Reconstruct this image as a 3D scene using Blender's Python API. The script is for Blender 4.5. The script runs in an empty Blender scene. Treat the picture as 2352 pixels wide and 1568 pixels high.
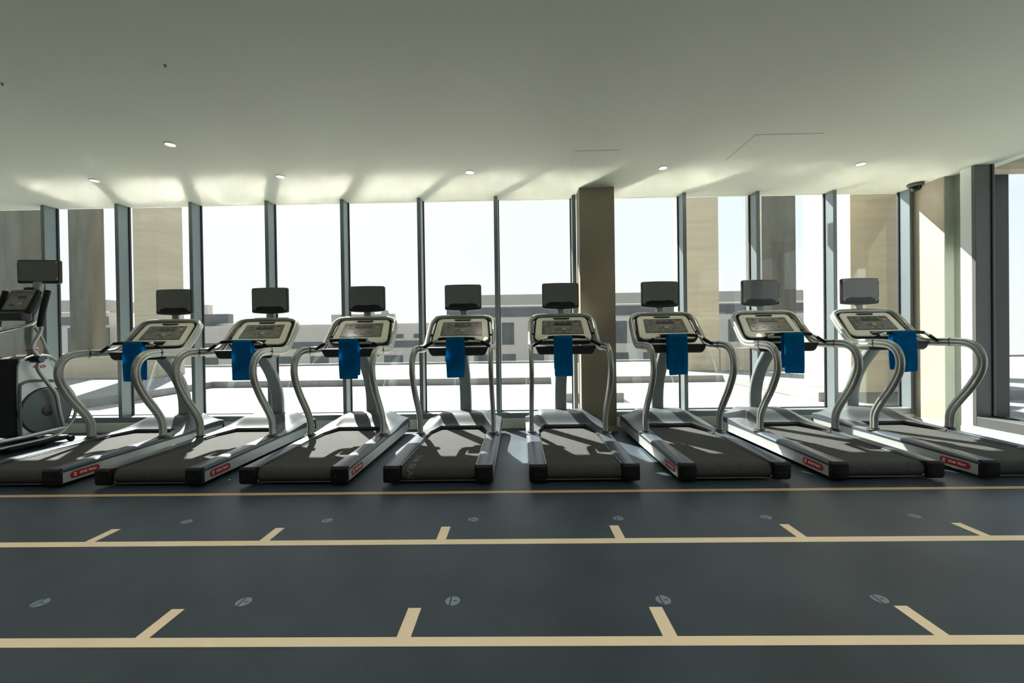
import bpy, bmesh, math, random
from mathutils import Vector, Matrix
random.seed(7)
SC = bpy.context.scene
COL = SC.collection
R = math.radians

# ------------------------------------------------------------------ materials
def mat(name, col, rough=0.5, metal=0.0, noise=0.0, nscale=8.0, bump=0.0, bscale=60.0, emit=None, estr=0.0, spec=0.5, coat=0.0, stretch=None, sheen=0.0, col2=None):
    m = bpy.data.materials.new(name); m.use_nodes = True
    nt = m.node_tree; b = nt.nodes['Principled BSDF']
    b.inputs['Base Color'].default_value = (*col, 1)
    b.inputs['Roughness'].default_value = rough
    b.inputs['Metallic'].default_value = metal
    b.inputs['Specular IOR Level'].default_value = spec
    b.inputs['Coat Weight'].default_value = coat
    if sheen: b.inputs['Sheen Weight'].default_value = sheen
    tc = nt.nodes.new('ShaderNodeTexCoord'); src = tc.outputs['Object']
    if stretch:
        mp = nt.nodes.new('ShaderNodeMapping'); mp.inputs['Scale'].default_value = stretch
        nt.links.new(src, mp.inputs['Vector']); src = mp.outputs['Vector']
    if noise > 0 or col2:
        n = nt.nodes.new('ShaderNodeTexNoise'); n.inputs['Scale'].default_value = nscale; n.inputs['Detail'].default_value = 6
        nt.links.new(src, n.inputs['Vector'])
        r = nt.nodes.new('ShaderNodeValToRGB')
        r.color_ramp.elements[0].position = 0.3; r.color_ramp.elements[1].position = 0.7
        a = col2 if col2 else tuple(max(0, c * (1 - noise)) for c in col)
        d = col if col2 else tuple(min(1, c * (1 + noise)) for c in col)
        r.color_ramp.elements[0].color = (*a, 1); r.color_ramp.elements[1].color = (*d, 1)
        nt.links.new(n.outputs['Fac'], r.inputs['Fac']); nt.links.new(r.outputs['Color'], b.inputs['Base Color'])
    if bump > 0:
        n2 = nt.nodes.new('ShaderNodeTexNoise'); n2.inputs['Scale'].default_value = bscale; n2.inputs['Detail'].default_value = 4
        nt.links.new(src, n2.inputs['Vector'])
        bp = nt.nodes.new('ShaderNodeBump'); bp.inputs['Strength'].default_value = bump; bp.inputs['Distance'].default_value = 0.004
        nt.links.new(n2.outputs['Fac'], bp.inputs['Height']); nt.links.new(bp.outputs['Normal'], b.inputs['Normal'])
    if emit:
        b.inputs['Emission Color'].default_value = (*emit, 1); b.inputs['Emission Strength'].default_value = estr
    return m

def glass_mat(name, tint, ior=1.45):
    m = bpy.data.materials.new(name); m.use_nodes = True
    nt = m.node_tree; nt.nodes.clear()
    o = nt.nodes.new('ShaderNodeOutputMaterial'); mx = nt.nodes.new('ShaderNodeMixShader')
    t = nt.nodes.new('ShaderNodeBsdfTransparent'); t.inputs['Color'].default_value = (*tint, 1)
    g = nt.nodes.new('ShaderNodeBsdfGlossy'); g.inputs['Roughness'].default_value = 0.0; g.inputs['Color'].default_value = (.9, 1, .95, 1)
    f = nt.nodes.new('ShaderNodeFresnel'); f.inputs['IOR'].default_value = ior
    ge = nt.nodes.new('ShaderNodeNewGeometry'); mm = nt.nodes.new('ShaderNodeMath'); mm.operation = 'MULTIPLY_ADD'
    mm.inputs[1].default_value = 1/ior - ior; mm.inputs[2].default_value = ior   # same index whichever face of the pane is met
    nt.links.new(ge.outputs['Backfacing'], mm.inputs[0]); nt.links.new(mm.outputs[0], f.inputs['IOR'])
    nt.links.new(f.outputs[0], mx.inputs[0]); nt.links.new(t.outputs[0], mx.inputs[1]); nt.links.new(g.outputs[0], mx.inputs[2])
    nt.links.new(mx.outputs[0], o.inputs['Surface'])
    return m

M = dict(
    floor=mat('rubber_floor', (.027, .042, .054), .44, noise=.22, nscale=2.2, bump=.12, bscale=220, spec=.32, stretch=(1, 1, 1)),
    tape=mat('cream_tape', (.80, .66, .44), .55, noise=.05, nscale=3),
    tape2=mat('ochre_tape', (.50, .34, .17), .5, noise=.06, nscale=3),
    decal=mat('floor_decal', (.16, .21, .24), .5, noise=.1),
    ceil=mat('ceiling_paint', (.72, .735, .62), .6, noise=.02, nscale=.7),
    wall=mat('wall_paint', (.76, .77, .70), .6, noise=.02, nscale=2),
    white=mat('white_paint', (.82, .83, .80), .5, noise=.02),
    beige=mat('beige_paint', (.29, .245, .175), .6, noise=.04, nscale=2),
    cream=mat('cream_wall', (.44, .385, .295), .6, noise=.04, nscale=2),
    upstand=mat('skirting_paint', (.62, .64, .54), .5, noise=.03),
    shaded_recess=mat('recess_paint_shaded', (.36, .40, .34), .5, noise=.03),  # skirting paint darkened; shade of the set-back is in the colour
    alu=mat('mullion_metal', (.225, .265, .275), .38, metal=.55, noise=.03, nscale=3),
    gasket=mat('black_gasket', (.012, .015, .02), .5),
    darkalu=mat('dark_frame', (.11, .115, .11), .45, metal=.3, noise=.04),
    stone=mat('sandstone', (.46, .40, .295), .85, noise=.08, nscale=1.0, bump=.3, bscale=30, stretch=(.6, .6, 9)),
    shaded_stone=mat('sandstone_shaded', (.115, .108, .085), .8, noise=.22, nscale=1.5, bump=.3, bscale=30, stretch=(3, 3, .5)),  # darker copy of the sandstone; deep shade is put into its colour
    darkcol=mat('dark_column', (.03, .03, .028), .5),  # near-black colour of the column beyond the side window
    terr=mat('terrace_stone', (.265, .26, .245), .8, noise=.12, nscale=.8, bump=.1),
    polished=mat('polished_stone', (.60, .59, .56), .105, metal=.24, noise=.05, nscale=1.5),
    kerb=mat('kerb_stone', (.26, .258, .245), .8, noise=.12, nscale=3),
    bwall=mat('facade_render', (.46, .42, .37), .8, noise=.05, nscale=.4),
    bcap=mat('facade_cap', (.34, .325, .28), .8, noise=.04, nscale=.4),
    bdark=mat('facade_dark', (.105, .105, .112), .55, noise=.15, nscale=.6),
    bglass=mat('window_dark', (.075, .085, .09), .2, noise=.3, nscale=.7),
    bline=mat('facade_line', (.75, .73, .70), .7),
    ground=mat('street', (.30, .29, .27), .9, noise=.1, nscale=.2),
    seam=mat('ceiling_seam', (.54, .555, .48), .7),
    hood=mat('grey_plastic', (.062, .073, .081), .38, noise=.02, nscale=5, spec=.4),
    rail=mat('slate_plastic', (.036, .050, .064), .36, noise=.04, nscale=5, spec=.4),
    silver=mat('silver_panel', (.56, .58, .56), .38, metal=.45, noise=.03),
    tube=mat('brushed_tube', (.36, .37, .335), .36, metal=.8, noise=.02, nscale=4),
    chrome=mat('chrome', (.70, .72, .70), .16, metal=1.0),
    column=mat('column_paint', (.26, .29, .28), .4, metal=.35, noise=.03),
    black=mat('black_plastic', (.0065, .0065, .007), .55, noise=.15, bump=.05, spec=.25),
    tray=mat('tray_plastic', (.034, .036, .033), .5, noise=.1),
    blackgl=mat('gloss_black', (.012, .013, .015), .15),
    belt=mat('belt_rubber', (.056, .057, .054), .85, spec=.12, noise=.12, nscale=30, bump=.2, bscale=260),
    letter=mat('pale_lettering', (.20, .18, .145), .6),
    face=mat('console_face', (.86, .83, .68), .35, noise=.03, coat=.2),
    display=mat('console_display', (.16, .165, .145), .22, noise=.25, nscale=9),
    keys=mat('console_keys', (.012, .012, .012), .4),
    keyg=mat('green_key', (.33, .40, .24), .5), keyr=mat('red_key', (.55, .16, .08), .5), keyp=mat('pale_key', (.36, .33, .27), .5),
    screen=mat('monitor_screen', (.17, .175, .165), .18, noise=.1, nscale=3, coat=.5),
    bezel=mat('monitor_bezel', (.02, .023, .024), .3, noise=.1),
    bolt=mat('steel_bolt', (.65, .66, .64), .25, metal=1),
    red=mat('badge_red', (.40, .012, .02), .4), redclip=mat('clip_red', (.18, .02, .02), .5),
    badgew=mat('badge_white', (.85, .80, .78), .5),
    towel=mat('blue_towel', (.0, .19, .42), .95, noise=.2, nscale=14, bump=.8, bscale=500, spec=.1),
    ell=mat('elliptical_panel', (.62, .66, .66), .35, metal=.15, noise=.02),
    disc=mat('grey_disc', (.075, .095, .10), .4, noise=.05),
    lamp=mat('lamp_glow', (.9, .9, .8), .5, emit=(1, .95, .82), estr=6),
    ring=mat('lamp_trim', (.75, .76, .70), .4),
)
def cloth_mat():
    m = M['towel']; nt = m.node_tree; b = nt.nodes['Principled BSDF']; o = nt.nodes['Material Output']
    t = nt.nodes.new('ShaderNodeBsdfTranslucent'); mx = nt.nodes.new('ShaderNodeMixShader'); mx.inputs[0].default_value = .38
    t.inputs['Color'].default_value = (.01, .42, .78, 1)
    nt.links.new(b.outputs[0], mx.inputs[1]); nt.links.new(t.outputs[0], mx.inputs[2]); nt.links.new(mx.outputs[0], o.inputs['Surface'])
cloth_mat()
M['glass'] = glass_mat('window_glass', (.945, .965, .96))

# ------------------------------------------------------------------ mesh helpers
class MB:
    def __init__(self): self.bm = bmesh.new()
    def quad(self, *pts):
        return self.bm.faces.new([self.bm.verts.new(p) for p in pts])
    def box(self, x0, x1, y0, y1, z0, z1):
        v = [self.bm.verts.new(p) for p in ((x0,y0,z0),(x1,y0,z0),(x1,y1,z0),(x0,y1,z0),(x0,y0,z1),(x1,y0,z1),(x1,y1,z1),(x0,y1,z1))]
        for f in ((0,3,2,1),(4,5,6,7),(0,1,5,4),(1,2,6,5),(2,3,7,6),(3,0,4,7)): self.bm.faces.new([v[i] for i in f])
        return self
    def loft(self, rings, cap=True, closed=True):
        vs = [[self.bm.verts.new(p) for p in r] for r in rings]
        n = len(vs[0])
        for a, b in zip(vs, vs[1:]):
            for i in range(n if closed else n - 1):
                j = (i + 1) % n
                self.bm.faces.new((a[i], a[j], b[j], b[i]))
        if cap:
            self.bm.faces.new(list(reversed(vs[0]))); self.bm.faces.new(vs[-1])
        return self
    def prism(self, poly, fn0, fn1):
        return self.loft([[fn0(*p) for p in poly], [fn1(*p) for p in poly]])
    def sweep(self, pts, section, normals=None, up=Vector((1, 0, 0))):
        pts = [Vector(p) for p in pts]; rings = []
        prev = None
        for i, p in enumerate(pts):
            t = (pts[min(i+1, len(pts)-1)] - pts[max(i-1, 0)]).normalized()
            if normals: n = Vector(normals[i])
            elif prev is None:
                n = up - t * up.dot(t)
                if n.length < 1e-3: n = Vector((0, 0, 1)) - t * t.z
                if n.length < 1e-3: n = Vector((0, 1, 0))
            else: n = prev
            n = (n - t * n.dot(t)).normalized(); prev = n
            b = t.cross(n)
            rings.append([p + n * a + b * c for a, c in section])
        return self.loft(rings)
    def tube(self, pts, r, seg=12, **k):
        return self.sweep(pts, [(r*math.cos(2*math.pi*i/seg), r*math.sin(2*math.pi*i/seg)) for i in range(seg)], **k)
    def cyl(self, p0, p1, r0, r1=None, seg=24):
        r1 = r0 if r1 is None else r1
        p0, p1 = Vector(p0), Vector(p1); t = (p1 - p0).normalized()
        n = Vector((1, 0, 0)) if abs(t.x) < .9 else Vector((0, 1, 0))
        n = (n - t*n.dot(t)).normalized(); b = t.cross(n)
        return self.loft([[p + (n*math.cos(2*math.pi*i/seg) + b*math.sin(2*math.pi*i/seg))*r for i in range(seg)] for p, r in ((p0, r0), (p1, r1))])
    def lathe(self, c, axis, prof, seg=32):
        c = Vector(c); t = Vector(axis).normalized()
        n = Vector((1, 0, 0)) if abs(t.x) < .9 else Vector((0, 1, 0))
        n = (n - t*n.dot(t)).normalized(); b = t.cross(n)
        return self.loft([[c + t*h + (n*math.cos(2*math.pi*i/seg) + b*math.sin(2*math.pi*i/seg))*max(r, 1e-4) for i in range(seg)] for r, h in prof])
    def build(self, name, m, parent=None, bevel=0, smooth=35, seg=2, fix=True):
        if fix: bmesh.ops.recalc_face_normals(self.bm, faces=self.bm.faces)
        me = bpy.data.meshes.new(name); self.bm.to_mesh(me); self.bm.free()
        me.materials.append(M[m] if isinstance(m, str) else m)
        if smooth:
            me.shade_smooth(); me.set_sharp_from_angle(angle=R(smooth))
        o = bpy.data.objects.new(name, me); COL.objects.link(o)
        if parent: o.parent = parent
        if bevel:
            b = o.modifiers.new('bevel', 'BEVEL'); b.width = bevel; b.segments = seg; b.limit_method = 'ANGLE'; b.angle_limit = R(40)
        return o

def tag(o, label=None, cat=None, group=None, kind=None):
    if label: o['label'] = label
    if cat: o['category'] = cat
    if group: o['group'] = group
    if kind: o['kind'] = kind
    return o
def empty(name, loc=(0, 0, 0), rz=0.0):
    o = bpy.data.objects.new(name, None); COL.objects.link(o)
    o.location = loc; o.rotation_euler = (0, 0, rz); o.empty_display_size = .1
    return o
def struct(o): o['kind'] = 'structure'; return o
def copy_tree(o, parent=None):
    c = o.copy(); COL.objects.link(c); c.parent = parent
    for ch in list(o.children): copy_tree(ch, c)
    return c
def rrect(w, h, r, seg=5, cx=0, cy=0):
    out = []
    for sx, sy, a0 in ((1, 1, 0), (-1, 1, 90), (-1, -1, 180), (1, -1, 270)):
        for k in range(seg + 1):
            a = R(a0 + 90*k/seg)
            out.append((cx + sx*(w/2 - r) + r*math.cos(a), cy + sy*(h/2 - r) + r*math.sin(a)))
    return out
def spline(pts, n=6):
    P = [Vector(p) for p in pts]; out = []
    for i in range(len(P) - 1):
        a, b, c, d = P[max(i-1, 0)], P[i], P[i+1], P[min(i+2, len(P)-1)]
        for k in range(n):
            t = k / n
            out.append(.5*((2*b) + (c-a)*t + (2*a-5*b+4*c-d)*t*t + (3*b-a-3*c+d)*t**3))
    out.append(P[-1]); return out
def text_mesh(name, txt, size, m, matrix, parent=None, shear=0.0, extrude=.0008, bold=0.0, ax='CENTER', sx=1.0):
    cu = bpy.data.curves.new(name, 'FONT'); cu.body = txt; cu.size = size; cu.shear = shear; cu.extrude = extrude
    cu.align_x = ax; cu.align_y = 'CENTER'; cu.offset = bold; cu.resolution_u = 4
    t = bpy.data.objects.new(name + '_tmp', cu); COL.objects.link(t)
    dg = bpy.context.evaluated_depsgraph_get(); dg.update()
    me = bpy.data.meshes.new_from_object(t.evaluated_get(dg)); me.name = name
    bpy.data.objects.remove(t); bpy.data.curves.remove(cu)
    me.transform(matrix @ Matrix.Diagonal((sx, 1, 1, 1))); me.materials.clear(); me.materials.append(M[m])
    o = bpy.data.objects.new(name, me); COL.objects.link(o)
    if parent: o.parent = parent
    return o
def frame(origin, ex, ey):
    ex, ey = Vector(ex).normalized(), Vector(ey).normalized(); ez = ex.cross(ey)
    return Matrix(((ex.x, ey.x, ez.x, origin[0]), (ex.y, ey.y, ez.y, origin[1]), (ex.z, ey.z, ez.z, origin[2]), (0, 0, 0, 1)))
def sstep(a, b, x):
    t = min(1, max(0, (x - a)/(b - a))); return t*t*(3 - 2*t)

# ------------------------------------------------------------------ camera
F_PX, YAW, PIT, ROL, CAM_H = 968.44, .0151, -.0072, .0142, 1.208
cam = bpy.data.cameras.new('camera'); cam_o = bpy.data.objects.new('camera', cam); COL.objects.link(cam_o)
cam.sensor_width = 36; cam.sensor_fit = 'HORIZONTAL'; cam.lens = 36*F_PX/2352; cam.clip_start = .05; cam.clip_end = 500
fw = Vector((-math.sin(YAW)*math.cos(PIT), math.cos(YAW)*math.cos(PIT), math.sin(PIT)))
rt = Vector((math.cos(YAW), math.sin(YAW), 0)); up = rt.cross(fw)
Rr = rt*math.cos(ROL) - up*math.sin(ROL); Uu = rt*math.sin(ROL) + up*math.cos(ROL)
cam_o.matrix_world = Matrix(((Rr.x, Uu.x, -fw.x, 0), (Rr.y, Uu.y, -fw.y, 0), (Rr.z, Uu.z, -fw.z, CAM_H), (0, 0, 0, 1)))
SC.camera = cam_o

# ------------------------------------------------------------------ the room shell
YW, ZC = 5.666, 3.117           # inner window plane, ceiling
YG = YW + .165                  # glass plane
XL, XR, YB = -9.5, 5.25, -5.0   # left wall, right wall, back wall
struct(MB().box(XL, XR + .32, YB, YG, -.12, 0).build('floor', 'floor', smooth=0))
struct(MB().box(XL, XR + .32, YB, YG + .04, ZC, ZC + .25).build('ceiling', 'ceil', smooth=0))
struct(MB().box(XL - .2, XL, YB, YG, 0, ZC).build('wall_left', 'wall', smooth=0))
struct(MB().box(XL, XR + .32, YB - .2, YB, 0, ZC).build('wall_back', 'wall', smooth=0))
# low upstand under the window wall
struct(MB().box(XL, 5.25, YW + .01, YG + .03, 0, .135).build('wall_front', 'upstand', smooth=0))
struct(MB().box(XL, 5.25, YW - .008, YW + .01, 0, .125).build('baseboard_front', 'upstand', bevel=.004))
# pier at the right end of the window wall, then the wall with the side window
struct(MB().box(XR, XR + .32, 5.27, YG + .03, 0, ZC).build('wall_pier', 'cream', smooth=0))
struct(MB().box(XR + .002, XR + .11, 5.264, 5.27, 0, ZC).box(XR + .11, XR + .32, 5.08, 5.27, 0, ZC).build('wall_recess', 'shaded_recess', smooth=0))  # thin sheet puts the same shade tone on the pier's near face
mb = MB(); mb.box(XR, XR + .215, 4.955, 5.08, 0, ZC); mb.box(XR, XR + .32, YB, 4.955, 0, .125); mb.box(XR, XR + .32, YB, -1.2, .125, ZC)
struct(mb.build('wall_right', 'white', smooth=0))
struct(MB().box(XR - .012, XR, YB, 5.08, 0, .10).build('baseboard_right', 'white', bevel=.003))
struct(MB().box(XR - .012, XR, 5.27, YW - .01, 0, .10).build('baseboard_pier', 'white', bevel=.003))
# pillar standing inside the glass
struct(MB().box(.80, 1.245, 5.40, YW - .012, 0, ZC).build('trim_1', 'beige', smooth=0))
struct(MB().box(.79, 1.255, 5.39, YW - .012, 0, .07).build('trim_2', 'cream', bevel=.003))

# window bays: pane > mullion, gasket, sill rail
mx = [-8.57, -7.545, -6.469, -5.446, -4.427, -3.386, -2.359, -1.316, -.278, .768, 2.238, 3.21, 4.222, 5.223]
for i in range(len(mx) - 1):
    a, b = mx[i], mx[i+1]
    w = struct(MB().box(a + .025, b - .025, YG, YG + .008, .215, ZC).build('window_%d' % (i+1), 'glass', smooth=0))
    MB().box(a - .025, a + .025, YW, YG + .03, .135, ZC).build('mullion', 'alu', w, bevel=.003)
    if i == len(mx) - 2: MB().box(b - .025, b + .027, YW, YG + .03, .135, ZC).build('mullion', 'alu', w, bevel=.003)
    g = MB(); g.box(a + .025, a + .037, YG - .012, YG + .012, .215, ZC); g.box(b - .037, b - .025, YG - .012, YG + .012, .215, ZC); g.box(a + .025, b - .025, YG - .012, YG + .012, .205, .217)
    g.build('gasket', 'gasket', w, smooth=0)
    MB().box(a + .025, b - .025, YW + .004, YG + .03, .135, .206).build('sill_rail', 'alu', w, bevel=.003)
# side window in the right wall
w = struct(MB().box(XR + .190, XR + .198, -1.15, 4.91, .24, ZC).build('window_14', 'glass', smooth=0))
for y0, y1 in ((4.91, 4.955), (2.9, 2.95), (.9, .95), (-1.2, -1.15)):
    MB().box(XR - .004, XR + .215, y0, y1, .125, ZC).build('mullion', 'darkalu', w, bevel=.003)
MB().box(XR - .004, XR + .215, -1.15, 4.91, .125, .235).build('sill_rail', 'darkalu', w, bevel=.003)
g = MB(); g.box(XR + .170, XR + .189, 4.898, 4.91, .235, ZC); g.box(XR + .170, XR + .189, -1.15, 4.91, .235, .247); g.build('gasket', 'gasket', w, smooth=0)

# ------------------------------------------------------------------ floor tape and decals
TAPES = [(1.672, .052, 'tape', 'cream tape line nearest the camera, across the whole dark floor'),
         (2.500, .060, 'tape', 'cream tape line across the floor, second one from the camera'),
         (3.311, .048, 'tape2', 'thin ochre tape line just behind the treadmill belts, farthest of the long floor lines')]
for y, wd, m, lb in TAPES:
    tag(MB().box(XL + .02, XR - .02, y - wd/2, y + wd/2, 0, .0015).build('floor_tape', m, smooth=0), lb, 'tape', 'long tape lines across the floor')
ORD4 = ['leftmost', 'second from left', 'third from left', 'rightmost']
ORD6 = ['leftmost', 'second from left', 'third from left', 'fourth from left', 'fifth from left', 'rightmost']
for k in range(4):
    x = .0558 + 1.078*(k - 1.5)
    tag(MB().box(x - .029, x + .029, 1.698, 1.883, 0, .0014).build('floor_tape_tick', 'tape', smooth=0), 'short cream tick on the nearest tape line, %s of its four' % ORD4[k], 'tape', 'tape ticks on the nearest line')
for k in range(6):
    x = .0558 + 1.078*(k - 2.5)
    tag(MB().box(x - .029, x + .029, 2.530, 2.703, 0, .0014).build('floor_tape_tick', 'tape', smooth=0), 'short cream tick on the middle tape line, %s of its six' % ORD6[k], 'tape', 'tape ticks on the middle line')
def decal(x, y, lb, grp):
    mb = MB(); r = .034
    n = 28
    # disc split by a slot; the larger right piece carries a small bar of floor colour
    left = [(-.4*r, math.sqrt(1-.16)*r)] + [(r*math.cos(R(113.6 + (360-2*113.6)*i/n)), r*math.sin(R(113.6 + (360-2*113.6)*i/n))) for i in range(n+1)]
    right = [(r*math.cos(R(-101 + 202*i/n)), r*math.sin(R(-101 + 202*i/n))) for i in range(n+1)]
    mb.prism(left[1:], lambda a, b: (x+a, y+b, 0), lambda a, b: (x+a, y+b, .0012))
    mb.prism(right, lambda a, b: (x+a, y+b, 0), lambda a, b: (x+a, y+b, .0012))
    o = mb.build('floor_decal', 'decal', smooth=0)
    MB().box(x + .002, x + .02, y - .0035, y + .0035, .0012, .0016).build('decal_bar', 'floor', o, smooth=0)
    tag(o, lb, 'floor decal', grp)
for k, x in enumerate((-2.258, -1.295, -.32, .647, 1.626)):
    decal(x, 1.934, 'round grey decal on the floor beyond the nearest line, %s of five' % ['leftmost', 'second from left', 'middle one', 'fourth from left', 'rightmost'][k], 'near row of floor decals')
for k, x in enumerate((-2.261, -1.303, -.319, .649, 1.624, 2.593)):
    decal(x, 2.81, 'faint round decal on the floor beyond the middle line, %s of six' % ORD6[k], 'far row of floor decals')

# ------------------------------------------------------------------ ceiling fittings
LAMPS = [(-4.909, 4.851, 'leftmost of the downlights near the windows'), (-3.313, 4.01, 'standing alone nearer the camera, upper left'), (-2.723, 4.846, 'second from left near the windows'),
         (-.528, 4.83, 'above the fourth treadmill from the left'), (1.667, 4.817, 'just right of the beige pillar'), (3.881, 4.819, 'rightmost of all the downlights')]
for x, y, lb in LAMPS:
    t = empty('downlight', (x, y, ZC)); tag(t, 'small round recessed ceiling downlight, ' + lb, 'ceiling light', 'ceiling downlights')
    MB().lathe((0, 0, 0), (0, 0, -1), [(.052, 0), (.052, .005), (.044, .008), (.040, .003), (.040, 0)]).build('trim_ring', 'ring', t)
    MB().cyl((0, 0, 0), (0, 0, -.004), .040).build('diffuser', 'lamp', t)
    l = bpy.data.lights.new('downlight_or_fill', 'SPOT'); l.energy = 12; l.spot_size = R(100); l.spot_blend = .8; l.color = (1, .93, .8); l.shadow_soft_size = .04
    lo = bpy.data.objects.new('downlight_or_fill', l); COL.objects.link(lo); lo.location = (x, y, ZC - .02)
for iy, y in enumerate((1.6, -.6, -2.8)):  # unseen rows of spots added as fill for the floor, without fittings
    for ix in range(6):
        x = -7.1 + 2.195*ix
        l = bpy.data.lights.new('downlight_or_fill', 'SPOT'); l.energy = 56; l.spot_size = R(120); l.spot_blend = .6; l.color = (1, .96, .89); l.shadow_soft_size = .06
        lo = bpy.data.objects.new('downlight_or_fill', l); COL.objects.link(lo); lo.location = (x, y, ZC - .03)
for x0, x1, y0, y1, lb in ((.612, 1.07, 4.34, 4.745, 'small square access panel in the ceiling by the pillar'), (2.29, 2.935, 4.07, 4.66, 'larger access panel in the ceiling, right of centre')):
    o = tag(MB().box(x0, x1, y0, y1, ZC - .003, ZC + .01).build('access_panel', 'ceil', smooth=0), lb, 'access panel')
    s = MB()
    for a in ((x0 - .005, x1 + .005, y0 - .005, y0), (x0 - .005, x1 + .005, y1, y1 + .005), (x0 - .005, x0, y0, y1), (x1, x1 + .005, y0, y1)): s.box(*a, ZC - .0012, ZC + .005)
    s.build('seam', 'seam', o, smooth=0)
t = empty('security_camera', (5.12, 5.50, ZC)); tag(t, 'dark dome security camera on the ceiling in the right window corner', 'camera')
MB().lathe((0, 0, 0), (0, 0, -1), [(.085, 0), (.085, .03), (.07, .038), (.001, .038)]).build('mount', 'darkalu', t)
MB().lathe((0, 0, 0), (0, 0, -1), [(.066, .036), (.062, .06), (.048, .082), (.026, .095), (.001, .099)]).build('dome', 'blackgl', t)
for x, y, lb in ((-3.736, 3.032, 'tiny sprinkler head in the ceiling at the left edge'), (-2.398, 2.875, 'tiny sprinkler head in the ceiling, upper left')):
    tag(MB().lathe((x, y, ZC + .004), (0, 0, -1), [(.012, 0), (.012, .004), (.005, .008), (.005, .016), (.009, .018), (.001, .02)], 16).build('sprinkler_head', 'alu'), lb, 'sprinkler')

# ------------------------------------------------------------------ treadmill
def xzmirror(pts): return [(-x, y, z) for x, y, z in pts]
def make_treadmill():
    T = empty('treadmill')
    # belt with rounded tail
    prof = []
    for k in range(9):
        a = R(-90 - 180*k/8) ; prof.append((.085 + .058*math.cos(a), .088 + .062*math.sin(a)))
    prof = [(1.50, .150)] + list(reversed(prof)) + [(1.50, .026)]
    MB().loft([[(x, v, z) for v, z in prof] for x in (-.305, .305)]).build('belt', 'belt', T, smooth=40)
    for s in (-1, 1):
        # silver strip at the belt side and the slate rail cover
        MB().box(*sorted((s*.306, s*.322)), .06, 1.30, .05, .158).build('trim_strip', 'bezel', T, bevel=.003)
        rings = []
        for v, zt in ((.028, .162), (.5, .168), (1.0, .175), (1.14, .180)):
            rings.append([(s*.322, v, .05), (s*.322, v, zt - .002), (s*.328, v, zt), (s*.415, v, zt), (s*.443, v, zt - .006), (s*.457, v, zt - .018), (s*.457, v, zt - .036), (s*.447, v, zt - .040), (s*.447, v, .05)])
        MB().loft(rings).build('side_rail', 'rail', T, smooth=30)
        # silver side panel with the badge
        pan = [(.030, .034), (1.90, .040), (1.975, .10), (1.985, .146), (1.0, .138), (.030, .126)]
        p = MB().prism(pan, lambda v, z: (s*.440, v, z), lambda v, z: (s*.452, v, z)).build('side_panel', 'silver', T, bevel=.002)
        b = MB().prism(rrect(.255, .058, .029, 8, .235, .084), lambda v, z: (s*.450, v, z), lambda v, z: (s*.4545, v, z)).build('badge', 'red', p, bevel=.001)
        mt = frame((s*.4548, .255 if s > 0 else .215, .084), (0, s, 0), (0, 0, 1))
        text_mesh('badge_lettering', 'STAR TRAC', .027, 'badgew', mt, p, shear=.25, bold=.0008, sx=1.05)
        e = MB(); c = .145 if s > 0 else .325
        for a0 in (20, 200):   # two interlocking arcs in a rounded square
            arc = [(c + .013*math.cos(R(a0 + 20*i)), .084 + .015*math.sin(R(a0 + 20*i))) for i in range(8)]
            e.tube([(s*.4548, *q) for q in arc], .0028, 6)
        e.prism(rrect(.010, .012, .004, 4, c, .084), lambda v, z: (s*.4535, v, z), lambda v, z: (s*.4562, v, z))
        e.build('badge_emblem', 'badgew', p)
        # black end cap
        cap = [(.0, .045), (.010, .026), (.036, .022), (.036, .160), (.026, .166), (.010, .160), (.0, .148)]
        MB().loft([[(s*x, v + dv, z) for v, z in cap] for x, dv in ((.316, .006), (.335, 0), (.430, 0), (.455, .012))]).build('end_cap', 'black', T, bevel=.004, smooth=30)
        for xh in (.36, .40): MB().cyl((s*xh, .002, .085), (s*xh, -.001, .085), .006, seg=12).build('screw', 'bezel', T)
        # foot
        for v in (.42, 1.72):
            MB().lathe((s*.40, v, 0), (0, 0, 1), [(.030, 0), (.030, .010), (.012, .016), (.010, .05)], 16).build('foot', 'black', T)
    MB().tube([(-.33, .055, .030), (.33, .055, .030)], .006, 8).build('tail_guard', 'darkalu', T)
    # under-body
    MB().box(-.43, .43, .25, 1.86, .045, .10).build('deck_frame', 'black', T, bevel=.01)
    # motor hood: height field with a chamfered opening for the belt
    def x_in(v): return .318 if v < 1.25 else .318 - (v - 1.25)/(1.49 - 1.25)*.073
    def hz(x, v):
        ax = abs(x)
        g = 1 - .86*sstep(.235, .445, ax)**.85
        side = sstep(1.20, 1.55, v)
        c = sstep(1.47, 1.72, v)*.125 if ax < .245 else sstep(1.47 - (ax-.245)*1.3, 1.72, v)*.125
        z = .180 + c*g + .022*sstep(1.35, 1.85, v)*sstep(.2, .45, ax) + .012*side*sstep(.445, .33, ax)*(1 - sstep(1.6, 1.8, v))
        z -= .10*sstep(1.90, 2.0, v)**2*g
        if ax > .425: z -= .010*(ax - .425)/.02
        return z
    mb = MB(); bm = mb.bm
    vs_rows = [1.08 + .0315*i for i in range(14)] + [1.50 + .025*i for i in range(21)]
    vs_rows[13] = 1.49
    NS = 10; NC = 12; rows = []
    for v in vs_rows:
        xi = x_in(min(v, 1.49))
        L = [-.457 + (.457 - xi)*i/NS for i in range(NS + 1)]
        Rr_ = [-x for x in reversed(L)]
        C = [-xi + 2*xi*i/NC for i in range(1, NC)]
        row = {}
        row['L'] = [bm.verts.new((x, v, hz(x, v))) for x in L]; row['R'] = [bm.verts.new((x, v, hz(x, v))) for x in Rr_]
        row['C'] = ([row['L'][-1]] + [bm.verts.new((x, v, hz(x, v))) for x in C] + [row['R'][0]]) if v >= 1.4899 else None
        rows.append(row)
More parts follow.
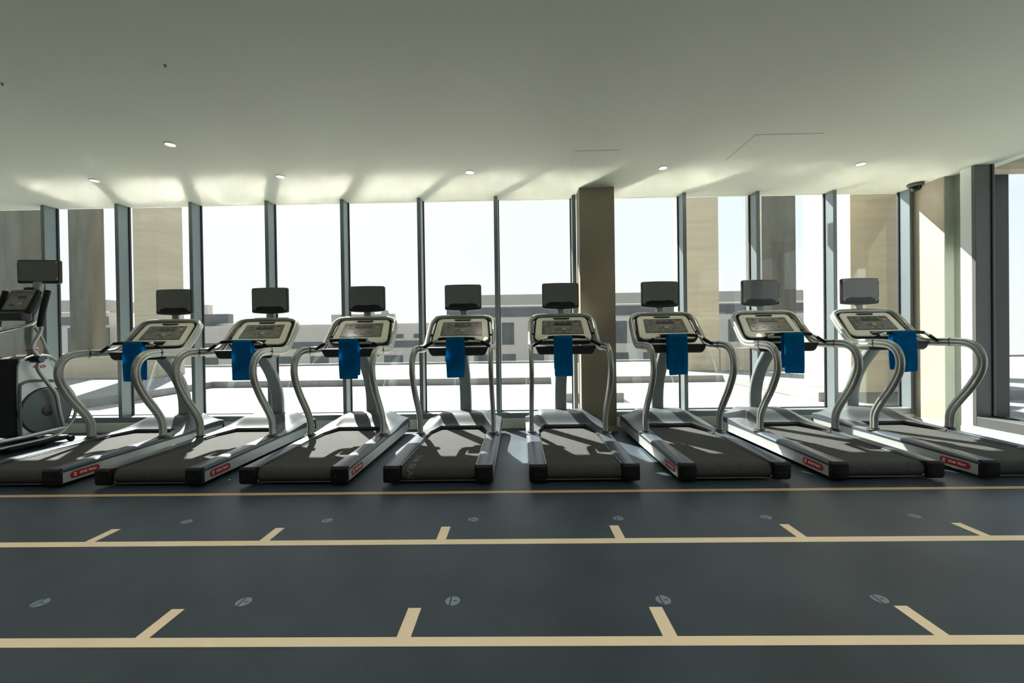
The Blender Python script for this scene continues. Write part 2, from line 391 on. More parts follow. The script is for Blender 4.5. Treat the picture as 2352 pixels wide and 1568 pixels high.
    for a, b in zip(rows, rows[1:]):
        for k in ('L', 'R'):
            for i in range(NS): bm.faces.new((a[k][i], a[k][i+1], b[k][i+1], b[k][i]))
        if a['C']:
            for i in range(NC): bm.faces.new((a['C'][i], a['C'][i+1], b['C'][i+1], b['C'][i]))
    def skirt(vs, z):
        lo = [bm.verts.new((q.co.x, q.co.y, z)) for q in vs]
        for i in range(len(vs) - 1): bm.faces.new((vs[i], vs[i+1], lo[i+1], lo[i]))
    skirt([r['L'][0] for r in rows], .140); skirt([r['R'][-1] for r in rows], .140)
    inner = [r['L'][-1] for r in rows[:14]] + rows[13]['C'][1:-1] + [r['R'][0] for r in reversed(rows[:14])]
    skirt(inner, .148)
    last = rows[-1]; skirt(last['L'] + last['C'][1:-1] + last['R'], .07)
    mb.build('motor_hood', 'hood', T, smooth=40)
    # black gasket round the opening
    gl = [(-.312, 1.08, .156), (-.312, 1.26, .157), (-.240, 1.485, .158), (.240, 1.485, .158), (.312, 1.26, .157), (.312, 1.08, .156)]
    MB().tube(gl, .009, 8, up=Vector((0, 0, 1))).build('opening_gasket', 'black', T)
    # twin-tube handrail: both posts and the console loop are one bent tube
    ctl = [(.40, 1.12, .17), (.40, 1.12, .25), (.40, 1.113, .34), (.40, 1.07, .43), (.40, 1.0, .53), (.40, .93, .622), (.40, .862, .73), (.40, .815, .83), (.40, .802, .92),
           (.40, .822, 1.0), (.40, .872, 1.063), (.40, .955, 1.098), (.40, 1.08, 1.106), (.40, 1.24, 1.106), (.398, 1.37, 1.110), (.396, 1.455, 1.137), (.394, 1.53, 1.205), (.389, 1.62, 1.30),
           (.383, 1.697, 1.384), (.364, 1.742, 1.429), (.322, 1.768, 1.458), (.255, 1.779, 1.470), (.13, 1.782, 1.473), (0, 1.783, 1.474)]
    half = spline(ctl, 4)
    pts = half + [Vector((-q.x, q.y, q.z)) for q in reversed(half[:-1])]
    nh = []
    PN = Vector((0, -.735, .678))
    for i, q in enumerate(half):
        t = (half[min(i+1, len(half)-1)] - half[max(i-1, 0)]).normalized()
        if i > 17*4: nh.append(PN)
        else: nh.append(Vector((0, -t.z, t.y)))
    nrm = nh + list(reversed(nh[:-1]))
    sec = []
    r, d, nseg = .0248, .0188, 9
    for k in range(nseg): a = R(-140 + 280*k/(nseg-1)); sec.append((d + r*math.cos(a), r*math.sin(a)))
    for k in range(nseg): a = R(40 + 280*k/(nseg-1)); sec.append((-d + r*math.cos(a), r*math.sin(a)))
    h = MB().sweep(pts, sec, normals=nrm).build('handrail', 'tube', T, smooth=50)
    for s in (-1, 1):
        MB().lathe((s*.40, 1.12, .168), (0, 0, 1), [(.066, 0), (.064, .012), (.050, .018), (.045, .030), (.001, .030)], 28).build('post_base', 'bezel', h)
        sc = [(a*1.06, b*1.06) for a, b in sec]
        MB().sweep([(s*.40, 1.10, 1.1065), (s*.40, 1.112, 1.1065)], sc, normals=[(0, 0, 1)]*2).build('clip', 'redclip', h)
    # cross bar with grips
    cb = spline([(-.405, 1.235, 1.112), (-.37, 1.225, 1.122), (-.24, 1.20, 1.194), (-.17, 1.195, 1.213), (0, 1.193, 1.218), (.17, 1.195, 1.213), (.24, 1.20, 1.194), (.37, 1.225, 1.122), (.405, 1.235, 1.112)], 5)
    c = MB().tube(cb, .0150, 12, up=Vector((0, 0, 1))).build('crossbar', 'chrome', T)
    MB().tube(cb[13:28], .0175, 12, up=Vector((0, 0, 1))).build('grip', 'black', c)
    for s in (-1, 1):
        seg = [q for q in cb if .255 < s*q.x < .375]
        MB().tube(seg, .0175, 12, up=Vector((0, 0, 1))).build('grip', 'black', c)
    # console: a = across, b = up the slope, c = out of the face
    P0 = Vector((0, 1.46, 1.12)); EX = Vector((1, 0, 0)); EY = Vector((0, .683, .730)); EZ = EX.cross(EY)
    def cp(a, b, cc): return P0 + EX*a + EY*b + EZ*cc
    def slab(poly, c0, c1): return MB().prism(poly, lambda a, b: cp(a, b, c0), lambda a, b: cp(a, b, c1))
    def trap(wb, wt, b0, b1, r, seg=6):
        out = []
        for sx, sy, a0 in ((1, 1, 0), (-1, 1, 90), (-1, -1, 180), (1, -1, 270)):
            for k in range(seg + 1):
                a = R(a0 + 90*k/seg); w = wt if sy > 0 else wb
                cy = (b1 - r) if sy > 0 else (b0 + r)
                out.append((sx*(w/2 - r) + r*math.cos(a), cy + r*math.sin(a)))
        return out
    mb = MB()
    mb.loft([[cp(a, b, -.085) for a, b in trap(.52, .50, .08, .40, .06)], [cp(a, b, -.035) for a, b in trap(.705, .655, .045, .462, .075)], [cp(a, b, .006) for a, b in trap(.705, .655, .045, .462, .075)]])
    con = mb.build('console', 'black', T, smooth=40)
    MB().loft([[cp(a, b, 0) for a, b in trap(.665, .615, .062, .447, .062)], [cp(a, b, .018) for a, b in trap(.665, .615, .062, .447, .062)], [cp(a, b, .024) for a, b in trap(.650, .600, .070, .440, .056)]]).build('face_panel', 'face', con, smooth=30)
    slab(trap(.500, .470, .155, .385, .012), .015, .0262).build('display_surround', 'keys', con, smooth=30)
    slab(trap(.488, .458, .161, .379, .010), .015, .0275).build('display', 'display', con, smooth=30)
    mb = MB(); mb.prism(rrect(.21, .034, .004, 3, .01, .318), lambda a, b: cp(a, b, .026), lambda a, b: cp(a, b, .0288))
    for k in range(3): mb.prism(rrect(.045, .014, .003, 3, -.065 + .075*k, .352), lambda a, b: cp(a, b, .026), lambda a, b: cp(a, b, .0288))
    for a_, b_ in ((-.07, .225), (.10, .225), (-.16, .30), (-.16, .345)): mb.prism(rrect(.03, .012, .003, 3, a_, b_), lambda a, b: cp(a, b, .026), lambda a, b: cp(a, b, .0288))
    mb.prism(rrect(.055, .010, .003, 3, .175, .362), lambda a, b: cp(a, b, .026), lambda a, b: cp(a, b, .0288))
    mb.build('readout', 'keys', con, smooth=0)
    slab(rrect(.05, .030, .012, 5, .015, .240), .026, .029).build('start_key', 'keyg', con, smooth=30)
    slab(rrect(.046, .034, .006, 4, .178, .320), .026, .029).build('stop_key', 'keyr', con, smooth=30)
    mb = MB()
    for a_, b_, w_ in ((-.03, .196, .03), (.05, .196, .03), (.01, .272, .16), (-.19, .235, .04), (.185, .25, .03), (-.175, .19, .03)): mb.prism(rrect(w_, .009, .003, 3, a_, b_), lambda a, b: cp(a, b, .026), lambda a, b: cp(a, b, .0286))
    mb.build('key_row', 'keyp', con, smooth=0)
    # clip slot at the top, book ledge at the bottom
    slab([(-.105, .425), (.105, .425), (.085, .405), (-.085, .405)], .01, .034).build('cable_slot', 'black', con, bevel=.003)
    led = [cp(-.105, .128, .02), cp(.105, .128, .02), cp(.095, .074, .02), cp(-.095, .074, .02)]
    led2 = [cp(-.105, .128, .030), cp(.105, .128, .030), cp(.095, .072, .052), cp(-.095, .072, .052)]
    mb = MB(); mb.loft([led, led2]); mb.build('book_ledge', 'black', con, bevel=.004)
    # brackets tying the console to the loop
    for s in (-1, 1):
        MB().tube([cp(s*.30, .20, -.02), cp(s*.385, .20, -.012)], .012, 10).build('bracket', 'black', con)
    # tray under the console
    mb = MB()
    mb.loft([[(s*w, v, z) for s, v, w in ((-1, v0, wa), (1, v0, wa), (1, v1, wb), (-1, v1, wb))] for z, wa, wb, v0, v1 in ((1.020, .295, .24, 1.285, 1.49), (1.045, .318, .27, 1.272, 1.52), (1.118, .345, .33, 1.262, 1.52))])
    mb.build('tray', 'tray', T, bevel=.012, smooth=40)
    # neck under the console
    cen = spline([(0, 1.928, .20), (0, 1.932, .42), (0, 1.905, .58), (0, 1.845, .72), (0, 1.765, .845), (0, 1.665, .96), (0, 1.56, 1.08)], 5)
    MB().sweep(cen, [(a, b) for a, b in rrect(.145, .075, .026, 5)], up=Vector((1, 0, 0))).build('neck', 'column', T, smooth=40)
    # monitor on its short stem
    mb = MB(); TVY = 1.80
    def tvz(x): return .006*(1 - (x/.225)**2)
    poly = []
    W2, Z0, Z1, rr = .227, 1.572, 1.885, .022
    for (sx, zc, a0) in ((1, Z1 - rr, 0), (-1, Z1 - rr, 90), (-1, Z0 + rr, 180), (1, Z0 + rr, 270)):
        for k in range(6):
            a = R(a0 + 90*k/5); poly.append((sx*(W2 - rr) + rr*math.cos(a), zc + rr*math.sin(a)))
        if a0 in (0, 180):
            for k in range(1, 8):
                x = (W2 - rr)*(1 - k/4)*(1 if a0 == 0 else -1)
                poly.append((x, (Z1 if a0 == 0 else Z0) + (1 if a0 == 0 else -1)*(.004 if a0 == 0 else .012)*(1 - (x/(W2-rr))**2)))
    mb.loft([[(x, TVY + .045, 1.728 + (z - 1.728)*.86) for x, z in [(q[0]*.88, q[1]) for q in poly]], [(x, TVY + .02, z) for x, z in poly], [(x, TVY - .008, z) for x, z in poly], [(x*.985, TVY - .016, 1.728 + (z - 1.728)*.98) for x, z in poly]])
    mon = mb.build('monitor', 'bezel', T, smooth=40)
    MB().prism(rrect(.432, .272, .012, 4, 0, 1.743), lambda x, z: (x, TVY - .010, z), lambda x, z: (x, TVY - .0185, z)).build('screen', 'screen', mon, smooth=30)
    MB().prism([(-.18, 1.622), (-.165, 1.640), (-.11, 1.655), (-.05, 1.651), (.05, 1.651), (.11, 1.655), (.165, 1.640), (.18, 1.622), (.17, 1.600), (-.17, 1.600)], lambda x, z: (x, TVY - .012, z), lambda x, z: (x, TVY - .021, z)).build('control_strip', 'blackgl', mon, bevel=.002)
    for sx in (-1, 1):
        for z in (1.640, 1.858):
            MB().cyl((sx*.209, TVY - .010, z), (sx*.209, TVY - .028, z), .0055, seg=14).build('standoff', 'bolt', mon)
    MB().loft([[(a, TVY + .01 + b, z) for a, b in rrect(.085, .03, .01, 3)] for z in (1.46, 1.585)]).build('stem', 'column', mon)
    return T

ORD8 = ['leftmost of eight, beside the elliptical trainer', 'second from left of eight', 'third from left of eight', 'just left of centre, worn lettering on belt', 'in front of the beige pillar', 'just right of the beige pillar', 'second from right of eight', 'rightmost of eight, beside the cream wall']
TX = [-4.325, -3.110, -1.888, -.682, .530, 1.757, 2.992, 4.204]
YR = 3.456
proto = make_treadmill()
mills = []
for k in range(8):
    o = proto if k == 0 else copy_tree(proto)
    o.location = (TX[k], YR, 0)
    tag(o, 'silver grey treadmill with black belt, ' + ORD8[k], 'treadmill', 'treadmills in a row facing the windows')
    mills.append(o)
# worn lettering on the belts of two of them
def belt_of(o): return [c for c in o.children if c.name.split('.')[0] == 'belt'][0]
for word, vc in (('STAR', .285), ('TRAC', .020)):
    lt = text_mesh('belt_lettering', word, .085, 'letter', frame((-.235, vc, .1504), (0, -1, 0), (1, 0, 0)), belt_of(mills[3]), bold=-.001, extrude=.0004)
    bmt = bmesh.new(); bmt.from_mesh(lt.data); bmesh.ops.subdivide_edges(bmt, edges=[e for e in bmt.edges if e.calc_length() > .012], cuts=3); 
    for v_ in bmt.verts:          # the belt turns over the tail roller and the letters with it
        if v_.co.y < .085:
            a = (.085 - v_.co.y)/.062; rr = .0618 + (v_.co.z - .150)
            v_.co.y, v_.co.z = .085 - rr*math.sin(a), .088 + rr*math.cos(a)
    bmt.to_mesh(lt.data); bmt.free()

# ------------------------------------------------------------------ towels
def make_towel(w, seed, zt=1.232, zf=.785, zb=.80, skew=0.0):
    rnd = random.Random(seed); mb = MB(); bm = mb.bm
    prof = []
    vf, vb = 1.158, 1.228     # front and back fall either side of the bar
    th = .017
    outer = []
    for k in range(15): outer.append((vf - .004 - .006*math.sin(k/14*3), zf + (1.195 - zf)*k/14))
    for k in range(1, 8):
        a = R(180 - 180*k/8); outer.append((1.193 + .040*math.cos(a), 1.200 + .034*math.sin(a)))
    for k in range(15): outer.append((vb + .004 + .006*math.sin((14-k)/14*3), 1.195 - (1.195 - zb)*k/14))
    n = len(outer); NXX = 16
    ph = [rnd.uniform(0, 6.28) for _ in range(4)]
    def pt(i, j, off):
        v, z = outer[i]
        a, b = outer[max(i-1, 0)], outer[min(i+1, n-1)]
        tv, tz = b[0]-a[0], b[1]-a[1]; L = math.hypot(tv, tz); nv, nz = -tz/L, tv/L
        u = j/NXX*2 - 1
        hang = max(0, (1.2 - z)/.42)
        wav = .008*hang*math.sin(u*4.2 + ph[0]) + .004*hang*math.sin(u*10 + ph[1])
        edge = -.006*max(0, abs(u) - .86)/.14
        side = -1 if i < n/2 else 1
        x = u*w/2*(1 - .03*hang + .02*math.sin(3*z*5 + ph[2])*hang) + skew*hang
        zz = z + (.006*u*math.sin(ph[3]) if i in (0, n-1) else 0)
        return (x, v + nv*(off + edge) + side*abs(wav), zz + nz*(off + edge))
    O = [[bm.verts.new(pt(i, j, 0)) for j in range(NXX+1)] for i in range(n)]
    I = [[bm.verts.new(pt(i, j, -th)) for j in range(NXX+1)] for i in range(n)]
    for G in (O, I):
        for i in range(n-1):
            for j in range(NXX): bm.faces.new((G[i][j], G[i][j+1], G[i+1][j+1], G[i+1][j]))
    for i in range(n-1):
        for j in (0, NXX): bm.faces.new((O[i][j], O[i+1][j], I[i+1][j], I[i][j]))
    for i in (0, n-1):
        for j in range(NXX): bm.faces.new((O[i][j], O[i][j+1], I[i][j+1], I[i][j]))
    o = mb.build('towel', 'towel', smooth=60)
    s = o.modifiers.new('soft', 'SUBSURF'); s.levels = 1; s.render_levels = 1
    # the second folded layer that shows at one side
    return o
TW = [(.215, .030), (.215, .045), (.215, .010), (.205, -.015), (.205, -.040), (.215, -.022), (.215, 0.0), (.245, -.028)]
WHERE = ['leftmost treadmill, partly behind its handrail', 'second treadmill from the left', 'third treadmill from the left', 'fourth treadmill from the left', 'treadmill in front of the beige pillar', 'treadmill just right of the pillar', 'second treadmill from the right', 'rightmost treadmill']
for k in range(8):
    o = make_towel(TW[k][0], 20 + k, skew=(.012, -.006, .004, .004, .004, .006, .004, .008)[k], zb=(.80, .85, .82, .86, .86, .84, .84, .81)[k])
    o.location = (TX[k] + TW[k][1], YR, 0)
    tag(o, 'bright blue folded towel on the crossbar of the ' + WHERE[k], 'towel', 'blue towels on the treadmill bars')

# ------------------------------------------------------------------ elliptical trainer (left edge)
def ell():
    T = empty('elliptical_trainer', (-5.9, 4.95, 0)); ox, oy = 5.9, -4.95
    def P(x, y, z): return (x + ox, y + oy, z)
    xs = -5.70; xc = -5.88
    # side panel outline (y, z)
    out = [(4.70, .17), (4.70, .98), (4.80, 1.045), (4.93, 1.075), (5.05, 1.03), (5.11, .93), (5.17, .78), (5.26, .58), (5.285, .44), (5.25, .29), (5.15, .16), (4.90, .10)]
    out = [tuple(q[:2]) for q in spline([(a, b, 0) for a, b in out], 3)]
    MB().prism(out, lambda y, z: P(-6.06, y, z), lambda y, z: P(xs - .02, y, z)).build('housing', 'black', T, bevel=.012)
    sp = MB().prism([(4.715 + (y-4.70)*.97, .115 + (z - .10)*.965) for y, z in out], lambda y, z: P(xs - .025, y, z), lambda y, z: P(xs, y, z)).build('side_panel', 'ell', T, bevel=.006)
    MB().prism(rrect(.13, .034, .017, 6, 4.93, .955), lambda y, z: P(xs - .002, y, z), lambda y, z: P(xs + .003, y, z)).build('badge', 'red', sp)
    text_mesh('badge_lettering', 'STAR TRAC', .017, 'badgew', frame(P(xs + .0035, 4.935, .955), (0, 1, 0), (0, 0, 1)), sp, shear=.25, bold=.0004)
    # dark band framing the disc
    band = spline([P(xs + .004, 4.72, .18), P(xs + .004, 4.72, .70), P(xs + .004, 4.75, .77), P(xs + .004, 4.83, .79), P(xs + .004, 4.95, .785), P(xs + .004, 5.12, .765)], 5)
    MB().tube(band, .016, 8).build('panel_trim', 'disc', T)
    d = MB().lathe(P(xs, 4.99, .42), (1, 0, 0), [(.270, -.02), (.270, .010), (.262, .016), (.250, .016), (.12, .020), (.001, .020)], 48).build('flywheel_disc', 'disc', T)
    MB().lathe(P(xs, 4.99, .42), (1, 0, 0), [(.282, -.02), (.282, .008), (.268, .008), (.268, -.02)], 48).build('disc_rim', 'black', d)
    MB().lathe(P(xs, 4.99, .42), (1, 0, 0), [(.062, .0), (.062, .026), (.055, .029), (.001, .029)], 32).build('hub_cap', 'bezel', d)
    text_mesh('hub_lettering', 'STAR TRAC', .021, 'red', frame(P(xs + .0295, 4.99, .42), (0, 1, -.25), (0, .25, 1)), d, shear=.2, bold=.0004)
    # curved frame tube running round the front and back along the base
    fr = spline([P(xs + .03, 4.70, 1.03), P(xs + .03, 4.85, 1.085), P(xs + .03, 5.0, 1.075), P(xs + .03, 5.09, 1.0), P(xs + .03, 5.14, .88)], 5)
    MB().tube(fr, .014, 10).build('frame_tube', 'tube', T)
    fr = spline([P(xs + .035, 5.18, .72), P(xs + .035, 5.27, .58), P(xs + .035, 5.305, .44), P(xs + .035, 5.27, .28), P(xs + .035, 5.16, .15), P(xs + .035, 4.97, .095), P(xs + .035, 4.7, .085), P(xs + .035, 4.3, .085)], 5)
    MB().tube(fr, .018, 10).build('frame_tube', 'tube', T)
    b = MB(); b.box(xc - .30 + ox, xs + .06 + ox, 4.55 + oy, 5.20 + oy, .03, .09); b.box(xc - .06 + ox, xc + .06 + ox, 3.3 + oy, 4.56 + oy, .03, .10)
    b.build('base_frame', 'black', T, bevel=.02)
    for xx in (xs + .045, xs - .30):
        MB().cyl(P(xx - .02, 5.22, .032), P(xx + .02, 5.22, .032), .032).build('transport_wheel', 'black', T)
    # levers and pedals, near and far side
    for s, nm in ((xs + .075, 0), (-6.14, 1)):
        up = spline([P(s - .01, 4.98, 1.86), P(s - .01, 4.93, 1.66), P(s - .005, 4.888, 1.46), P(s, 4.890, 1.40), P(s, 4.845, 1.30), P(s, 4.80, 1.22), P(s, 4.80, 1.15), P(s, 4.86, 1.045), P(s, 4.845, .93), P(s, 4.95, .745), P(s, 5.035, .605), P(s, 5.07, .39), P(s, 5.115, .185)], 5)
        lv = MB().tube(up, .019, 12).build('arm_lever', 'tube', T)
        MB().tube(up[:13], .030, 14).build('grip', 'black', lv)
        e = MB().lathe(P(s - .05, 4.86, 1.045), (1, 0, 0), [(.040, -.10 if nm == 0 else 0), (.040, .02), (.045, .04), (.045, .075), (.040, .082), (.001, .082)], 28).build('pivot', 'black', T)
        MB().lathe(P(s - .05, 4.86, 1.045), (1, 0, 0), [(.036, .08), (.036, .086), (.001, .087)], 28).build('pivot_cap', 'disc', e)
        pd = [P(s, 5.115, .185), P(s, 4.7, .165), P(s, 3.95, .17)]
        MB().tube(pd, .024, 12).build('pedal_arm', 'tube', T)
        MB().box(s - .02 - .13 + ox, s + .02 + ox, 3.75 + oy, 4.1 + oy, .19, .225).build('pedal', 'black', T, bevel=.01)
    # mast and console
    ma = spline([P(xc, 5.03, 1.0), P(xc, 4.99, 1.30), P(xc, 5.03, 1.62), P(xc, 5.10, 1.98)], 5)
    mast = MB().sweep(ma, rrect(.10, .06, .02, 4), up=Vector((1, 0, 0))).build('mast', 'column', T, smooth=40)
    MB().sweep([P(xc, 5.010, 1.15), P(xc, 5.006, 1.165)], rrect(.115, .075, .02, 4), up=Vector((1, 0, 0))).build('mast_ring', 'red', mast)
    br = spline([P(xs - .04, 5.10, 1.02), P(xs - .05, 5.02, 1.25), P(xs - .10, 4.98, 1.42)], 5)
    MB().tube(br, .016, 10).build('mast_brace', 'tube', mast)
    P0 = Vector(P(-5.915, 4.855, 1.60)); EX = Vector((1, 0, 0)); EY = Vector((0, .42, .905)).normalized(); EZ = EX.cross(EY)
    def cp(a, b, c): return P0 + EX*a + EY*b + EZ*c
    def slab(poly, c0, c1): return MB().prism(poly, lambda a, b: cp(a, b, c0), lambda a, b: cp(a, b, c1))
    con = slab(rrect(.345, .315, .03, 5, 0, .150), -.05, .0).build('console', 'black', T, bevel=.008)
    slab(rrect(.30, .25, .03, 5, 0, .14), -.12, -.05).build('console_back', 'rail', con, bevel=.02)
    slab(rrect(.285, .27, .012, 4, -.005, .165), -.01, .004).build('display', 'display', con)
    mb = MB()
    for a_, b_, w_, h_ in ((.02, .20, .10, .035), (0, .265, .2, .012), (-.06, .09, .05, .02)): mb.prism(rrect(w_, h_, .004, 3, a_, b_), lambda a, b: cp(a, b, .003), lambda a, b: cp(a, b, .006))
    mb.build('readout', 'keys', con, smooth=0)
    slab(rrect(.06, .028, .012, 5, .03, .11), .003, .006).build('start_key', 'keyp', con)
    slab(rrect(.11, .04, .012, 4, .02, .325), -.03, -.005).build('fan_vent', 'black', con, bevel=.004)
    MB().box(-5.915 - .165 + ox, -5.915 + .15 + ox, 4.80 + oy, 4.93 + oy, 1.495, 1.60).build('tray', 'tray', T, bevel=.02)
    hb = spline([P(-5.74, 4.93, 1.50), P(-5.75, 4.88, 1.45), P(-5.84, 4.78, 1.405), P(-5.98, 4.72, 1.36), P(-6.06, 4.72, 1.40), P(-6.09, 4.74, 1.50), P(-6.09, 4.80, 1.58)], 5)
    hbo = MB().tube(hb, .016, 12).build('handlebar', 'chrome', T)
    MB().tube([hb[k] for k in range(24, 31)], .02, 12).build('grip', 'black', hbo)
    hb2 = spline([P(-5.75, 4.93, 1.47), P(-5.86, 4.86, 1.43), P(-5.97, 4.80, 1.40)], 5)
    MB().tube(hb2, .012, 10).build('handlebar', 'chrome', T)
    # monitor, turned slightly
    TVY = 5.10; cx = -5.87; ang = R(-8)
    def tp(x, dy, z): return P(cx + x*math.cos(ang) - dy*math.sin(ang), TVY + x*math.sin(ang)*-1 + dy*math.cos(ang), z)
    pl = rrect(.455, .288, .022, 5, 0, 2.108)
    mb = MB(); mb.loft([[tp(x*.88, .045, 2.108 + (z-2.108)*.86) for x, z in pl], [tp(x, .02, z) for x, z in pl], [tp(x, -.012, z) for x, z in pl]])
    mon = mb.build('monitor', 'bezel', T, smooth=40)
    MB().prism(rrect(.425, .245, .012, 4, 0, 2.118), lambda x, z: tp(x, -.008, z), lambda x, z: tp(x, -.0165, z)).build('screen', 'screen', mon, smooth=30)
    for sx in (-1, 1):
        for z in (2.02, 2.225): MB().cyl(tp(sx*.209, -.01, z), tp(sx*.209, -.028, z), .0055, seg=14).build('standoff', 'bolt', mon)
    tag(T, 'silver and black elliptical trainer with monitor at the left edge, beside the first treadmill', 'elliptical trainer')
ell()

# ------------------------------------------------------------------ terrace and what lies beyond
struct(MB().box(-26, 24, YG + .03, 17.6, -.4, 0).build('terrace', 'terr', smooth=0))
struct(MB().box(-26, 24, 7.60, 8.40, 0, .004).build('terrace_strip', 'polished', smooth=0))
mb = MB()
mb.box(-26, 24, 11.15, 17.6, 0, .17); mb.box(-26, -8.2, 7.9, 11.15, 0, .17); mb.box(.85, 1.95, 7.85, 11.15, 0, .17); mb.box(5.35, 24, 7.6, 11.15, 0, .17)
struct(mb.build('terrace_kerb', 'kerb', bevel=.012))
struct(MB().box(-26, 24, 17.6, 17.85, -.4, .25).build('parapet', 'terr', smooth=0))
struct(MB().box(-120, 120, 17.85, 140, -6.2, -6).build('street', 'ground', smooth=0))
struct(MB().box(XL - 8, XR + 2, YG - .1, YG + .085, ZC + .25, ZC + 1.6).build('facade', 'stone', smooth=0))
# unseen overhang added to shade the belt tails, then the side window's own
struct(MB().box(XL - 8, 3.6, YG + .09, 6.69, 3.46, 3.75).build('added_canopy', 'kerb', smooth=0))
struct(MB().box(XR + .32, 7.45, -3, 5.8, 3.46, 3.75).build('canopy_side', 'kerb', smooth=0))
COLS = [(-16.6, -15.42, 12.9, 14.0, 'square sandstone column outside, leftmost, cut by the frame edge'), (-13.98, -13.28, 12.95, 13.4, 'square sandstone column outside, seen left of the elliptical trainer and the first treadmill console'), (-11.94, -11.17, 12.95, 13.95, 'broad sandstone column outside, behind the monitor of the leftmost treadmill'),
        (4.93, 5.92, 12.5, 13.4, 'sandstone column outside, just right of the sixth treadmill monitor'), (7.30, 8.30, 12.7, 13.6, 'sandstone column outside, behind the monitor second from the right'), (5.86, 6.83, 7.51, 8.75, 'broad sunlit sandstone column outside, behind the rightmost monitor'), (6.2, 6.93, 6.05, 6.75, 'dark column outside the side window at the right edge')]
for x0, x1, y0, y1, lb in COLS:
    m = 'darkcol' if x0 == 6.2 else 'shaded_stone' if x0 in (-16.6, -13.98, 7.30) else 'stone'
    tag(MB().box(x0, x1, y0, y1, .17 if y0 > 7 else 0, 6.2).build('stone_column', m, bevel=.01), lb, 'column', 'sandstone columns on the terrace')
tag(MB().box(-15.42, -11.0, 12.70, 12.94, .17, .93).build('low_wall', 'stone', bevel=.01), 'low sandstone wall on the terrace at the left, before the columns', 'wall')
tag(MB().box(5.93, 11.5, 12.45, 12.68, .17, .84).build('low_wall', 'stone', bevel=.01), 'low sandstone wall on the terrace at the right, behind the sunlit column', 'wall')

def building(name, label, x0, x1, y, depth, zt, zb, bands, wins, cap=None, extra=None):
    t = empty(name, ((x0+x1)/2, y, zb)); cx, cz = (x0+x1)/2, zb
    MB().box(x0-cx, x1-cx, 0, depth, 0, zt-cz).build('wall', 'bwall', t, smooth=0)
    for (a, b) in bands: MB().box(x0-cx-.02, x1-cx+.02, -.06, .1, a-cz, b-cz).build('window_band', 'bdark', t, smooth=0)
    if cap:
        MB().box(x0-cx-.1, x1-cx+.1, -.15, depth+.1, cap[0]-cz, cap[1]-cz).build('parapet', 'bcap', t, smooth=0)
        MB().box(x0-cx-.12, x1-cx+.12, -.22, .1, cap[0]-cz-.12, cap[0]-cz).build('ledge', 'bline', t, smooth=0)
    for (a, b, c, d) in wins: MB().box(a-cx, b-cx, -.05, .1, c-cz, d-cz).build('window', 'bglass', t, smooth=0)
    for nm, m, bx in (extra or []): MB().box(bx[0]-cx, bx[1]-cx, bx[2]-y, bx[3]-y, bx[4]-cz, bx[5]-cz).build(nm, m, t, smooth=0)
    tag(t, label, 'building'); return t
wins = []
for k in range(8):
    x = -42.4 + k*4.0; wins.append((x, x + 2.0, -1.35, -.40))
for k in range(3):
    x = -17.4 + k*3.1; wins.append((x, x + 2.0, 1.40, 1.85))
bc = building('office_building', 'long low pale building beyond the terrace with dark window bands, in the middle', -43.3, -7.9, 45, 14, 3.0, -6, [(.42, 1.14)], wins,
         extra=[('roof_plant', 'bdark', (-34.9, -31.9, 46, 46.8, 3.0, 4.35)), ('roof_box', 'bwall', (-36.0, -35.1, 47.2, 48, 3.0, 5.5)), ('roof_plant', 'bcap', (-20.5, -13.6, 46, 46.8, 3.0, 4.1))])
for x in (-14.6, -16.2):
    MB().lathe((x + 25.5, 1.4, 10.1), (0, 0, 1), [(.45, 0), (.42, .2), (.28, .42), (.01, .5)], 20).build('roof_dome', 'bcap', bc)
wins = []
for k in range(14):
    x = -4.75 + 3.0*k
    wins += [(x, x + 1.3, .55, 2.9), (x, x + 1.45, -1.35, -.45)]
building('office_building', 'taller pale building beyond the terrace with grey parapet, from the centre to the right', -7.6, 40, 45, 16, 4.72, -6, [(3.5, 4.5)], wins, cap=(4.75, 5.87))
wins = []
for k in range(4): wins += [(-55 + k*3.1, -53.6 + k*3.1, .2, 3.0), (-55 + k*3.1, -53.8 + k*3.1, -2, -.8)]
building('office_building', 'pale building beyond the terrace at the left, seen between the stone columns', -60, -44.4, 45, 3, 4.72, -6, [(3.3, 4.2)], wins, cap=(4.75, 6.0))

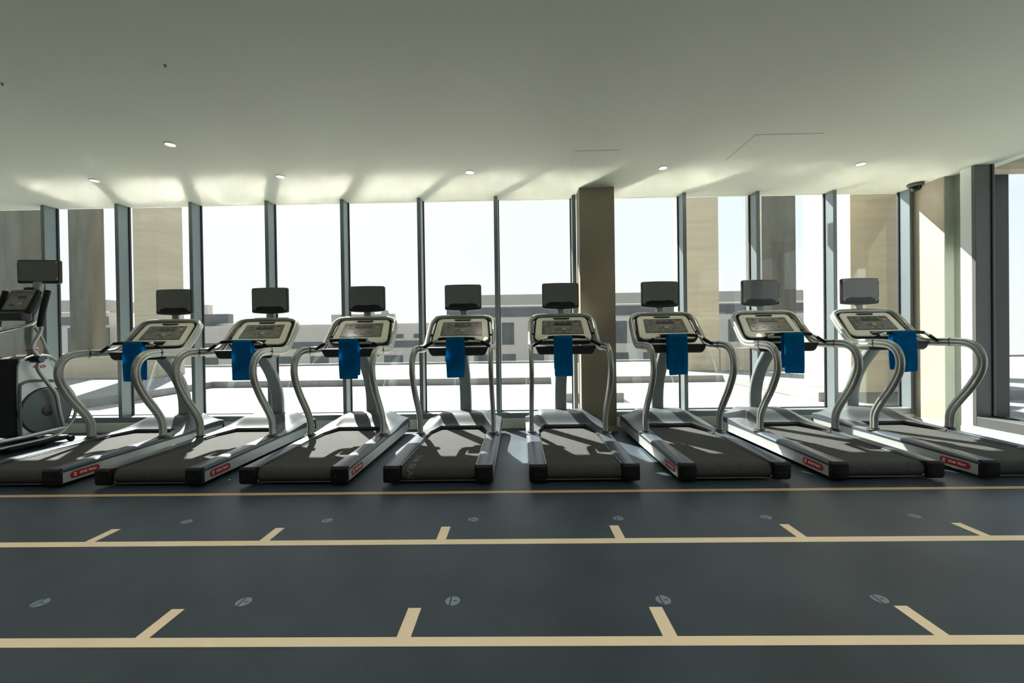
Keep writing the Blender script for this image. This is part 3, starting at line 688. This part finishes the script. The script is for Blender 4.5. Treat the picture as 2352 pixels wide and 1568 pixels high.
# ------------------------------------------------------------------ light
az, el = R(33), math.atan(1.15*math.cos(R(33)))
sd = Vector((-math.sin(az)*math.cos(el), math.cos(az)*math.cos(el), math.sin(el)))
sun = bpy.data.lights.new('sun', 'SUN'); sun.energy = 23; sun.angle = R(.6); sun.color = (1, .965, .895)
so = bpy.data.objects.new('sun', sun); COL.objects.link(so); so.rotation_euler = (-sd).to_track_quat('-Z', 'Y').to_euler()
wd = bpy.data.worlds.new('sky'); SC.world = wd; wd.use_nodes = True
nt = wd.node_tree; bg = nt.nodes['Background']
tc = nt.nodes.new('ShaderNodeTexCoord'); sp = nt.nodes.new('ShaderNodeSeparateXYZ'); rp = nt.nodes.new('ShaderNodeValToRGB')
nt.links.new(tc.outputs['Generated'], sp.inputs[0]); nt.links.new(sp.outputs['Z'], rp.inputs['Fac']); nt.links.new(rp.outputs['Color'], bg.inputs['Color'])
e = rp.color_ramp.elements
e[0].position = 0.0; e[0].color = (.95, .97, .96, 1)
e[1].position = 1.0; e[1].color = (.35, .56, .85, 1)
k = e.new(.10); k.color = (.92, .965, .99, 1)
k = e.new(.40); k.color = (.68, .84, .96, 1)
# hazy white glow around the sun's side of the sky
dt = nt.nodes.new('ShaderNodeVectorMath'); dt.operation = 'DOT_PRODUCT'; dt.inputs[1].default_value = sd
mr = nt.nodes.new('ShaderNodeMapRange'); mr.inputs['From Min'].default_value = .35; mr.inputs['From Max'].default_value = .95
mxn = nt.nodes.new('ShaderNodeMix'); mxn.data_type = 'RGBA'; mxn.inputs['B'].default_value = (1.02, 1.02, 1.02, 1)
nt.links.new(tc.outputs['Generated'], dt.inputs[0]); nt.links.new(dt.outputs['Value'], mr.inputs['Value'])
nt.links.new(mr.outputs['Result'], mxn.inputs['Factor']); nt.links.new(rp.outputs['Color'], mxn.inputs['A']); nt.links.new(mxn.outputs['Result'], bg.inputs['Color'])
bg.inputs['Strength'].default_value = 1.18

SC.view_settings.view_transform = 'Standard'; SC.view_settings.look = 'None'
SC.view_settings.exposure = 0.0; SC.view_settings.gamma = 1.0; SC.view_settings.use_curve_mapping = False
try:
    SC.cycles.caustics_reflective = True; SC.cycles.max_bounces = 9; SC.cycles.diffuse_bounces = 5; SC.cycles.transparent_max_bounces = 12
    SC.cycles.blur_glossy = 0; SC.cycles.sample_clamp_indirect = 0
    SC.cycles.use_denoising = True
except Exception: pass
bpy.context.view_layer.update()
